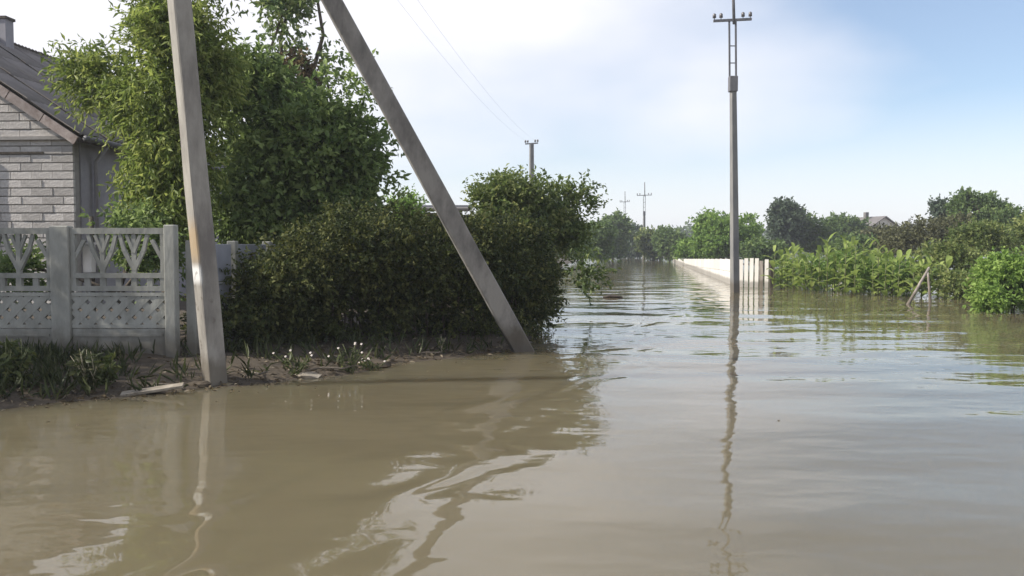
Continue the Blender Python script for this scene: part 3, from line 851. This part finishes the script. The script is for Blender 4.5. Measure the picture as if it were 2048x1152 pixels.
for i in range(26):
    px = 470 + i * 23 + rr.uniform(-8, 8); Y = np.interp(px, [p[0] for p in prof], [p[2] for p in prof]) + .8
    c = at(px, HORIZON, Y) - hedge.location; c.z = -.25
    mb = MB(); mb.tube([c, c + Vector((rr.uniform(-.15, .15), rr.uniform(-.2, .1), .9)), c + Vector((rr.uniform(-.3, .3), rr.uniform(-.3, .2), 1.5))], [.022, .016, .006], 5)
    mb.build('stem', M['bark'], hedge, smooth=True)

tree('waterside_bush', 'big olive green bush overhanging the water at the end of the hedge', on_ground(1010, 20.0),
     [E(1020, 400, 20.0, 88, 52, 60), E(1010, 480, 19.7, 100, 80, 95), E(1085, 445, 20.3, 75, 50, 50), E(1022, 560, 19.5, 46, 80, 44), E(1135, 470, 20.5, 50, 32, 22), E(1163, 398, 20.5, 14, 22, 5), E(1120, 395, 20.4, 30, 28, 7),
      E(1162, 542, 19.0, 24, 18, 5), E(995, 600, 18.9, 55, 60, 30)],
     M['leaf_lilac'], 14, per=14, k=9, leaf=.105, width=.5, twig=.34, clump=.28, trunk_r=.09, limbs=9, fork=.25, cat='bush')
tree('yellow_shrub', 'small yellow green shrub top showing over the hedge beside the shed', on_ground(805, 19),
     [E(808, 425, 19, 50, 32, 20)], M['leaf_fresh'], 15, per=12, k=8, leaf=.09, twig=.26, clump=.2, trunk_r=.04, limbs=4, cat='bush')
# greenery continuing down the left side of the street
for i, (px, py, Y, rx, rz, m_, lab) in enumerate((
        (1165, 474, 80, 45, 24, 'leaf_dark', 'dark green bush low behind the waterside bush on the left shore'),
        (1100, 488, 62, 48, 20, 'leaf_lilac', 'low olive shrub hidden behind the waterside bush'),
        (1225, 462, 95, 38, 34, 'leaf_far', 'dark rounded trees at the far end of the flooded street'),
        (1196, 475, 70, 36, 24, 'leaf_far', 'mid green tree on the left shore before the street end'),
        (1262, 478, 115, 20, 24, 'leaf_blue', 'small bluish tree at the far end of the street'))):
    s = Y / F_PX
    tree('shore_tree', lab, on_ground(px, Y), [E(px, py, Y, rx, rz, 40), E(px + rx * .3, py - rz * .25, Y, rx * .5, rz * .9, 16), E(px, HORIZON, Y, rx * .9, 16, 22)],
         M[m_], 40 + i, per=12, k=8, leaf=6.5 * s, width=.6, twig=13 * s, clump=10 * s, trunk_r=.12, limbs=5, group='trees on the left shore')

# ------------------------------------------------------------------ right side: white fence
wf = at(1476, HORIZON, 33.0)
WH = at(1476, 518, 33.0).z
wfence = empty('white_fence', (wf.x, wf.y, 0), 'low white fence half drowned along the right side of the street', 'fence')
far = at(1346, HORIZON, 94.0) - wf; far.z = 0
dd = far.normalized(); Lw = far.length; npan = 26
for i in range(npan + 1):
    p = dd * (Lw * i / npan)
    hh = WH - (WH - .22) * i / npan
    mb = MB(); mb.box((p.x + .03, p.y - .05, -.8), (p.x + .13, p.y + .05, hh - .03)); mb.build('post', M['white_paint'], wfence)
    if i < npan:
        a = p + dd * .006; b_ = dd * (Lw * (i + 1) / npan) - dd * .006
        for z0, z1 in ((hh - 1.6, hh - .52), (hh - .5, hh - .02)):
            mb = MB(); mb.bar(a + Vector((0, 0, (z0 + z1) / 2)), b_ + Vector((0, 0, (z0 + z1) / 2)), z1 - z0, .05, (0, 0, 1)); mb.build('panel', M['white_paint'], wfence)
pd, pn = Vector((math.cos(R(-32)), math.sin(R(-32)), 0)), Vector((math.sin(R(-32)), -math.cos(R(-32)), 0))   # end run turned towards the street
nxp = 6
for i in range(nxp):
    p = pd * (.14 + i * .19) + pn * rr.uniform(-.006, .006)
    h_ = WH + rr.uniform(-.06, .04)
    mb = MB(); mb.bar(p + Vector((0, 0, -.7)), p + Vector((rr.uniform(-.015, .015), 0, h_)), .14, .024, pd)
    mb.build('plank', M['white_paint'] if i != 4 else M['grey_wood'], wfence)
for zz in (.35, .85):
    mb = MB(); mb.bar(pd * .05 - pn * .035 + Vector((0, 0, zz)), pd * 1.2 - pn * .035 + Vector((0, 0, zz)), .07, .035, (0, 0, 1)); mb.build('rail', M['grey_wood'], wfence)
mb = MB(); c_ = pd * 1.27; mb.box((c_.x - .06, c_.y - .06, -.8), (c_.x + .06, c_.y + .06, WH - .08)); mb.build('post', M['dark_wood'], wfence)

# ------------------------------------------------------------------ broad-leaved plants standing in the flood
rng = np.random.default_rng(77)
def blade(length, width, arch, seed):
    rnd = random.Random(seed); n = 7; vs = []; fs = []
    for i in range(n + 1):
        t = i / n
        x = length * (t * math.cos(arch * t * .7)); z_ = length * (.75 * t - arch * .62 * t * t)
        w = width * (math.sin(math.pi * min(1, .12 + t * .9)) ** .7) * .5 if t < 1 else .003
        tw = rnd.uniform(-.15, .15)
        vs += [(x, -w, z_ + w * .35 + tw * w), (x, 0, z_), (x, w, z_ + w * .35 - tw * w)]
    for i in range(n):
        for j in (0, 1):
            fs.append((i*3+j, i*3+j+1, i*3+j+4, i*3+j+3))
    me = bpy.data.meshes.new('leaf'); me.from_pydata(vs, [], fs); me.materials.append(M['leaf_maize'])
    me.polygons.foreach_set('use_smooth', [True] * len(fs))
    a = me.attributes.new('tint', 'FLOAT', 'POINT'); base = rnd.uniform(.15, .85)
    a.data.foreach_set('value', [min(1, max(0, base + rnd.uniform(-.1, .1))) for _ in vs])
    return me
blades = [blade(rr.uniform(.42, .72), rr.uniform(.15, .24), rr.uniform(.55, 1.15), i) for i in range(12)]
stems = []
for hgt in (1.15, 1.4, 1.75):
    mb = MB(); mb.tube([(0, 0, -.8), (.01, 0, hgt * .5), (.03, .02, hgt)], [.022, .018, .008], 6); stems.append((hgt, mb.mesh('stem', M['stalk'], True)))
spots = []
for row_, (dY, n_) in enumerate(((0, 20), (1.6, 20), (3.4, 16))):
    for i in range(n_):
        q = (i + rr.uniform(-.3, .3)) / (n_ - 1)
        px = 1548 + q * (1800 - 1548) + row_ * 12
        Y = 31.5 - 5.5 * q + dY + rr.uniform(-.4, .4)
        spots.append((px, Y))
spots += [(1828 + i * 17, 25.5 + rr.uniform(-.5, .8)) for i in range(5)]
for px, Y in spots:
    p = at(px, HORIZON, Y)
    hgt, sm = stems[0 if px > 1800 else rr.choice((0, 1, 1, 2) if 1640 < px < 1770 else (0, 0, 1))]
    lab, grp = (('light green long-leaved plant in the flood next to the white fence corner', 'long-leaved plants next to the white fence') if px < 1630 else
                ('tall light green long-leaved plant in the middle of the drowned plant bed', 'long-leaved plants in the middle of the bed') if px < 1775 else
                ('light green long-leaved plant close to the leaning wooden stake', 'long-leaved plants by the leaning stake'))
    o = empty('broad_leaved_plant', (p.x, p.y, 0), lab, 'plant', grp, rz=rr.uniform(0, 6.28))
    o.scale = (1, 1, rr.uniform(.85, 1.0))
    link_mesh('stem', sm, o)
    nl = rr.randint(9, 11)
    for k in range(nl):
        z_ = hgt * (.02 + .94 * k / (nl - 1))
        lf = link_mesh('leaf', rr.choice(blades), o, (0, 0, z_))
        sc_ = rr.uniform(.75, 1.1) * (1 if k < nl - 2 else .85)
        lf.scale = (sc_, sc_, sc_)
        lf.rotation_euler = (rr.uniform(-.2, .2), -.5 if k >= nl - 2 else rr.uniform(-.25, .1), k * 2.4 + rr.uniform(-.4, .4))
# low weeds in the gaps
def bush(name, label, px, Y, ells, mat, seed, **kw):
    kw.setdefault('cat', 'bush')
    return tree(name, label, on_ground(px, Y), ells, M[mat], seed, **kw)
bush('low_bush', 'low green bush in the flood beneath the long-leaved plants', 1690, 30,
     [E(1600, 540, 33, 65, 34, 26), E(1690, 540, 30, 85, 42, 40), E(1780, 552, 27.5, 70, 36, 30)], 'leaf_fresh', 61, per=12, k=8, leaf=.12, twig=.25, clump=.22, trunk_r=.04, limbs=6, shift=-.15, fork=.15)
bush('bright_bush', 'bright green bush dipping into the water at the right edge', 2010, 20.5,
     [E(2005, 560, 20.5, 55, 55, 46), E(2060, 560, 20.5, 70, 58, 50), E(2090, 590, 20, 80, 35, 40), E(1985, 600, 20, 35, 22, 16)], 'leaf_fresh', 62, per=14, k=9, leaf=.10, width=.5, twig=.26, clump=.2, trunk_r=.05, limbs=7, shift=.12, fork=.15)
bush('overgrown_bush', 'olive tangle of bushes behind the leaning stake', 1900, 29,
     [E(1900, 520, 29, 75, 42, 46), E(1960, 480, 31, 70, 45, 46), E(1850, 555, 27, 50, 20, 18), E(1930, 570, 25, 50, 24, 20), E(2050, 470, 32, 60, 50, 30)], 'leaf_lilac', 63, per=13, k=9, leaf=.12, twig=.28, clump=.24, trunk_r=.05, limbs=8, fork=.15, shift=.08)
bush('brown_green_bush', 'dull brownish green bush in front of the pale distant house', 1850, 42,
     [E(1850, 470, 42, 70, 32, 42), E(1800, 485, 42, 50, 22, 22), E(1905, 455, 43, 45, 30, 20)], 'leaf_maroon', 64, per=12, k=8, leaf=.16, twig=.4, clump=.32, trunk_r=.06, limbs=6, fork=.2)

far_trees = [
    (1448, 470, 66, 78, 52, 'leaf_fresh', 'big rounded bright green tree behind the tall slim pole', -.05, 70),
    (1572, 440, 78, 40, 44, 'leaf_blue', 'dark bluish tree with ragged top right of the tall slim pole', 0, 45),
    (1630, 462, 80, 58, 32, 'leaf_far', 'dark green tree mass behind the long-leaved plants', -.1, 40),
    (1695, 460, 88, 42, 32, 'leaf_far', 'dark rounded tree left of the pale distant house', -.1, 34),
    (1955, 425, 55, 66, 48, 'leaf_far', 'tall dark domed tree on the right skyline', 0, 70),
    (2050, 450, 52, 70, 42, 'leaf_far', 'dark green tree leaving the picture at the right edge', 0, 40),
    (1308, 484, 98, 34, 26, 'leaf_lilac', 'low olive shrub below the distant crossarm pole', 0, 30),
    (1340, 482, 88, 34, 22, 'leaf_far', 'low dark shrub at the far end of the white fence', .05, 30),
    (1395, 500, 72, 50, 16, 'leaf_fresh', 'low grassy green shrub behind the white fence', -.05, 26),
    (1530, 500, 60, 50, 22, 'leaf_far', 'dark low shrub behind the white fence corner', -.05, 26),
    (1885, 428, 60, 26, 30, 'leaf_blue', 'small dark tree beside the domed tree on the skyline', 0, 18),
    (1715, 497, 58, 75, 26, 'leaf_far', 'low dark shrubs directly behind the long-leaved plants', -.1, 34),
    (1770, 476, 62, 60, 20, 'leaf_maroon', 'low brownish shrubs before the pale distant house', 0, 26),
]
for i, (px, py, Y, rx, rz, m_, lab, shf, n_) in enumerate(far_trees):
    s = Y / F_PX
    tree('roadside_tree', lab, on_ground(px, Y), [E(px, py, Y, rx, rz, n_), E(px - rx * .35, py - rz * .3, Y, rx * .5, rz * .7, n_ // 3), E(px + rx * .35, py + rz * .2, Y, rx * .6, rz * .8, n_ // 3),
         E(px, (py + HORIZON + 14) / 2, Y, rx * .9, max(14, (HORIZON + 14 - py) / 2), n_ // 2)],
         M[m_], 80 + i, per=13, k=8, leaf=6.2 * s, width=.6, twig=12 * s, clump=10 * s, trunk_r=.13, limbs=6, shift=shf, group='trees on the right of the street',
         cat='tree' if rz > 25 else 'bush')

# pale house far on the right
ph = at(1768, HORIZON, 95)
hz_ = at(1768, 462, 95).z
fh = empty('distant_house', (ph.x, ph.y, 0), 'pale distant house with grey roof among the trees on the right', 'house', rz=R(14))
mb = MB(); mb.add([(-2.4,0,0),(2.4,0,0),(2.4,0,hz_),(0,0,hz_+1.5),(-2.4,0,hz_),(-2.4,6,0),(2.4,6,0),(2.4,6,hz_),(0,6,hz_+1.5),(-2.4,6,hz_)],
                  [(0,1,2,3,4),(9,8,7,6,5),(1,6,7,2),(0,4,9,5)]); mb.build('wall', M['white_paint'], fh)
mb = MB()
for s in (-1, 1):
    mb.add([(0,-.3,hz_+1.62),(0,6.3,hz_+1.62),(s*2.7,6.3,hz_-.1),(s*2.7,-.3,hz_-.1),(0,-.3,hz_+1.52),(0,6.3,hz_+1.52),(s*2.7,6.3,hz_-.2),(s*2.7,-.3,hz_-.2)],
           [(0,1,2,3),(7,6,5,4),(0,3,7,4),(2,1,5,6),(3,2,6,7)])
rf = mb.build('roof', M['far_roof'], fh)
mb = MB(); mb.box((-.9, 2, hz_ + .9), (-.5, 2.4, hz_ + 2.1)); mb.build('chimney', M['far_roof'], rf)
for x in (-1.4, .5):
    mb = MB(); mb.box((x, -.04, hz_ - 1.5), (x + .9, .02, hz_ - .3)); w_ = mb.build('window', M['glass'], fh)
    mb = MB(); mb.box((x - .06, -.07, hz_ - 1.58), (x + .96, -.03, hz_ - 1.5)); mb.build('sill', M['white_paint'], w_)

# wood along the horizon
rng = np.random.default_rng(5)
ells = []
for i in range(70):
    x = -60 + i * 5.0 + rng.uniform(-1.5, 1.5); y = 250 + rng.uniform(-12, 18) + max(0, (x - 60)) * .3
    h_ = rng.uniform(3.5, 7.0)
    ells.append(((x, y, h_ * .5), (4.5, 3.0, h_ * .5), 16))
O, D, L = twigs_in(ells, 9, rng, 1.5, None, 1.2, .3)
fw = foliage('distant_wood', O, D, L, 7, .85, .65, M['leaf_far'], None, rng, .1, .7, -.05)
tag(fw, 'dark band of distant trees along the horizon', 'trees', kind='stuff')

# stakes in the water on the right
def stake(a, b_, r_, lab):
    a, b_ = Vector(a), Vector(b_)
    d_ = (b_ - a).normalized()
    mb = MB(); n = 5
    mb.tube([(a - d_ * .7) - a] + [(b_ - a) * (k / n) + Vector((rr.uniform(-.012, .012), rr.uniform(-.012, .012), 0)) for k in range(n + 1)], [r_ * 1.05] * 2 + [r_ * (1 - .06 * k) for k in range(1, n + 1)], 7)
    return tag(mb.build('wooden_stake', M['grey_wood'], None, a, smooth=True), lab, 'stake', 'wooden stakes in the water')
p0 = at(1817, 608, 23.0); p0.z = 0
stake(p0, at(1858, 535, 23.4), .045, 'leaning weathered stake sticking out of the water on the right')
p0 = at(1860, 600, 24.0); p0.z = 0
stake(p0, at(1856, 545, 24.0), .04, 'upright weathered stake just right of the leaning one')

# ------------------------------------------------------------------ bank: grass, weeds, debris
rng = np.random.default_rng(9)
n = 5200
X = rng.uniform(-8.5, .3, n * 3); Y = rng.uniform(7.2, 13.2, n * 3)
s = shore_dist(X, Y)
dens = np.clip(.10 + .9 * np.clip((-4.1 - X) / 1.6, 0, 1), 0, 1) * (.4 + .6 * (np.sin(X * 2.1 + 1) * np.sin(Y * 2.6) > -.2))
kp = (s > .12) & (s < 2.4) & (rng.uniform(size=len(X)) < dens)
X, Y = X[kp], Y[kp]
O = np.stack([X, Y, ground_h(X, Y) - .02], -1)
D = unit(rng.normal(size=O.shape) * .35 + np.array([0, 0, 1.0])); L = np.full(len(O), .02)
g = foliage('bank_grass', O, D, L, 3, .20, .07, M['grass'], None, rng, .02, .1, -.1, spread=.35)
tag(g, 'dark straggly grass growing on the muddy bank', 'grass', kind='stuff')

def weed(px, py, Y, h_, n_, label, mat, stalk, leaf=.06, seed=1, heads=0, group=None):
    rnd = random.Random(seed); rg = np.random.default_rng(seed)
    p = at(px, HORIZON, Y); base = Vector((p.x, p.y, gz(p.x, p.y)))
    o = empty('flowering_weed' if heads else 'weed', base, label, 'weed', group)
    OO, DD, LL = [], [], []
    for i in range(n_):
        wd = 1.1 if heads else .35
        tip = Vector((rnd.uniform(-wd, wd) * h_, rnd.uniform(-.3, .3) * h_, h_ * rnd.uniform(.55, 1.05)))
        b0 = Vector((rnd.uniform(-.04, .04), rnd.uniform(-.04, .04), -.03))
        mb = MB(); mb.tube([b0, b0.lerp(tip, .5) + Vector((rnd.uniform(-.03, .03), 0, .03)), tip], [.006, .005, .003], 5); mb.build('stem', M[stalk], o, smooth=True)
        for k in range(6):
            q = b0.lerp(tip, .2 + .13 * k)
            OO.append(tuple(q)); DD.append(unit(np.array([rnd.uniform(-1, 1), rnd.uniform(-1, 1), .4]))); LL.append(.05)
        if i < heads:
            mb = MB(); m = 9; ring = []
            for q in range(m):
                a = 2 * math.pi * q / m; r_ = .017 if q % 2 else .012
                ring.append((tip.x + r_ * math.cos(a), tip.y + r_ * math.sin(a) * .8 - .01, tip.z + .012 + .01 * math.sin(a)))
            mb.add([(tip.x, tip.y - .008, tip.z + .022)] + ring + [(tip.x, tip.y, tip.z - .004)], [(0, 1 + q, 1 + (q + 1) % m) for q in range(m)] + [(m + 1, 1 + (q + 1) % m, 1 + q) for q in range(m)])
            mb.build('flower_head', M['petal'], o)
    foliage('leaves', np.array(OO), np.array(DD), np.array(LL), 3, leaf, .4, M[mat], o, rg, .1, .6)
    return o
weed(175, 760, 8.75, .42, 12, 'pale green weed clump in front of the solid fence panel', 'grass', 'dry_stalk', .09, 3)
weed(205, 745, 9.0, .34, 9, 'small leafy weed right of the pale weed clump', 'leaf_hedge', 'stalk', .08, 4)
weed(20, 760, 8.6, .5, 14, 'tall dark weed clump on the bank at the left edge', 'leaf_hedge', 'stalk', .10, 5)
weed(590, 755, 10.0, .26, 6, 'white flowered weed by the pale lump on the bank', 'leaf_hedge', 'stalk', .05, 6, 5, 'white flowered weeds at the water edge')
weed(700, 745, 10.3, .34, 7, 'taller white flowered weed right of the pale lump', 'leaf_hedge', 'stalk', .05, 7, 6, 'white flowered weeds at the water edge')
weed(742, 770, 10.6, .16, 6, 'shortest white flowered weed at the waterline', 'leaf_hedge', 'stalk', .05, 8, 6, 'white flowered weeds at the water edge')
weed(880, 700, 12.0, .3, 5, 'thin dry weed at the waterline under the hedge', 'grass', 'dry_stalk', .06, 9)

def lump(name, label, cat, px, Y, r_, mat, seed, flat=.5, dz=0.0):
    rnd = random.Random(seed)
    p = at(px, HORIZON, Y); base = Vector((p.x, p.y, max(gz(p.x, p.y), -.03) + dz))
    mb = MB(); nlat, nlon = 6, 10; vs = []; fs = []
    for i in range(nlat + 1):
        th = math.pi * i / nlat
        for j in range(nlon):
            a = 2 * math.pi * j / nlon
            k = r_ * (1 + rnd.uniform(-.22, .22)) if 0 < i < nlat else r_
            vs.append((k * math.sin(th) * math.cos(a) * 1.4, k * math.sin(th) * math.sin(a), k * math.cos(th) * flat))
    for i in range(nlat):
        for j in range(nlon):
            fs.append((i*nlon+j, (i+1)*nlon+j, (i+1)*nlon+(j+1) % nlon, i*nlon+(j+1) % nlon))
    mb.add(vs, fs)
    return tag(mb.build(name, mat, None, base, smooth=False), label, cat)
lump('earth_clod', 'pale lump of earth at the water edge among white flowers', 'clod', 612, 10.0, .12, M['pale_debris'], 1)
lump('earth_clod', 'dark clod at the foot of the stained concrete pole', 'clod', 395, 9.35, .10, M['soil'], 2)
lump('earth_clod', 'brown clod behind the white flowers', 'clod', 740, 10.9, .17, M['soil'], 3)
p = at(300, HORIZON, 8.85)
mb = MB(); mb.box((-.30, -.07, 0), (.30, .07, .03))
bd = tag(mb.build('broken_board', M['pale_debris'], None, (p.x, p.y, gz(p.x, p.y) + .03), bevel=.005), 'pale broken board lying on the bank left of the concrete pole', 'board')
bd.rotation_euler = (.1, -.12, .25)
# drift in the water
p = at(1225, 596, 1.5 * F_PX / (596 - HORIZON)); p.z = .02
mb = MB(); mb.tube([(-.28, 0, 0), (-.08, .03, .03), (.1, 0, .02), (.3, -.05, 0)], [.02, .06, .05, .015], 7)
tag(mb.build('drift_log', M['dark_wood'], None, p, smooth=True), 'small dark piece of driftwood floating in mid street', 'driftwood')

# litter washed up along the waterline and leaf scraps afloat
def scraps(name, X, Y, Z, size, mat, seed, tilt, label, cat):
    rg = np.random.default_rng(seed)
    n = len(X)
    OO = np.stack([X, Y, Z], -1)
    a = rg.uniform(0, 2 * math.pi, n)
    DD = unit(np.stack([np.cos(a), np.sin(a), rg.uniform(0, tilt, n)], -1))
    o = foliage(name, OO, DD, np.full(n, .01), 1, size, .35, mat, None, rg, 0.0, 6.0 if tilt < .1 else .8, 0.0, spread=.15 * tilt)
    return tag(o, label, cat, kind='stuff')
M['dry_leaf'] = leaf_mat('dry_leaf', (0.05, 0.038, 0.022), (0.13, 0.10, 0.06), (0.30, 0.26, 0.18), 0.15)
rg = np.random.default_rng(33)
X = rg.uniform(-8, .4, 16000); Y = rg.uniform(7, 13.5, 16000); sd = shore_dist(X, Y)
kp = (sd > -.05) & (rg.uniform(size=len(X)) < np.exp(-np.maximum(sd, 0) / .45) * .8 + .05) & (sd < 2.5)
scraps('bank_litter', X[kp], Y[kp], ground_h(X[kp], Y[kp]) + .012, .075, M['dry_leaf'], 34, .5, 'dry leaves and straw washed up along the muddy bank', 'litter')
X = rg.uniform(-7, 3.5, 9000); Y = rg.uniform(5.5, 16, 9000); sd = shore_dist(X, Y)
kp = (sd < -.02) & (rg.uniform(size=len(X)) < np.exp(sd / .3) * .35 + .0012)
scraps('floating_scraps', X[kp], Y[kp], np.full(kp.sum(), .004), .05, M['dry_leaf'], 35, .02, 'small leaf scraps floating near the bank', 'litter')
for i, (px, Y_, ln, az, lab) in enumerate(((330, 9.15, .5, .3, 'bent twig lying beside the broken board'), (500, 9.75, .45, -.4, 'thin twig on the mud right of the stained pole'),
                                           (660, 10.25, .6, .15, 'long twig stranded between the white flowered weeds'), (860, 11.75, .5, .5, 'crooked twig at the waterline under the hedge'))):
    p = at(px, HORIZON, Y_); z0 = max(gz(p.x, p.y), 0) + .015
    mb = MB(); c_, s_ = math.cos(az), math.sin(az)
    mb.tube([(-ln / 2 * c_, -ln / 2 * s_, 0), (-.1 * c_, -.1 * s_ + .03, .025), (.12 * c_, .12 * s_ - .02, .015), (ln / 2 * c_, ln / 2 * s_, .05)], [.006, .012, .010, .004], 6)
    tag(mb.build('fallen_twig', M['grey_wood'], None, (p.x, p.y, z0), smooth=True), lab, 'twig', 'twigs stranded on the bank')

# ------------------------------------------------------------------ thin summer haze in the air
hm_, hn, hl, hb_ = new_mat('summer_haze')
hn.remove(hb_)
pv = hn.new('ShaderNodeVolumePrincipled')
pv.inputs['Color'].default_value = (0.90, 0.93, 1.0, 1)
pv.inputs['Density'].default_value = 0.001
pv.inputs['Anisotropy'].default_value = 0.2
hl.new(pv.outputs['Volume'], hn['Material Output'].inputs['Volume'])
mb = MB(); mb.box((-1560, -1560, -2.2), (1560, 1860, 13.0))
tag(mb.build('haze', hm_), 'thin pale summer haze over the flooded street', kind='stuff')
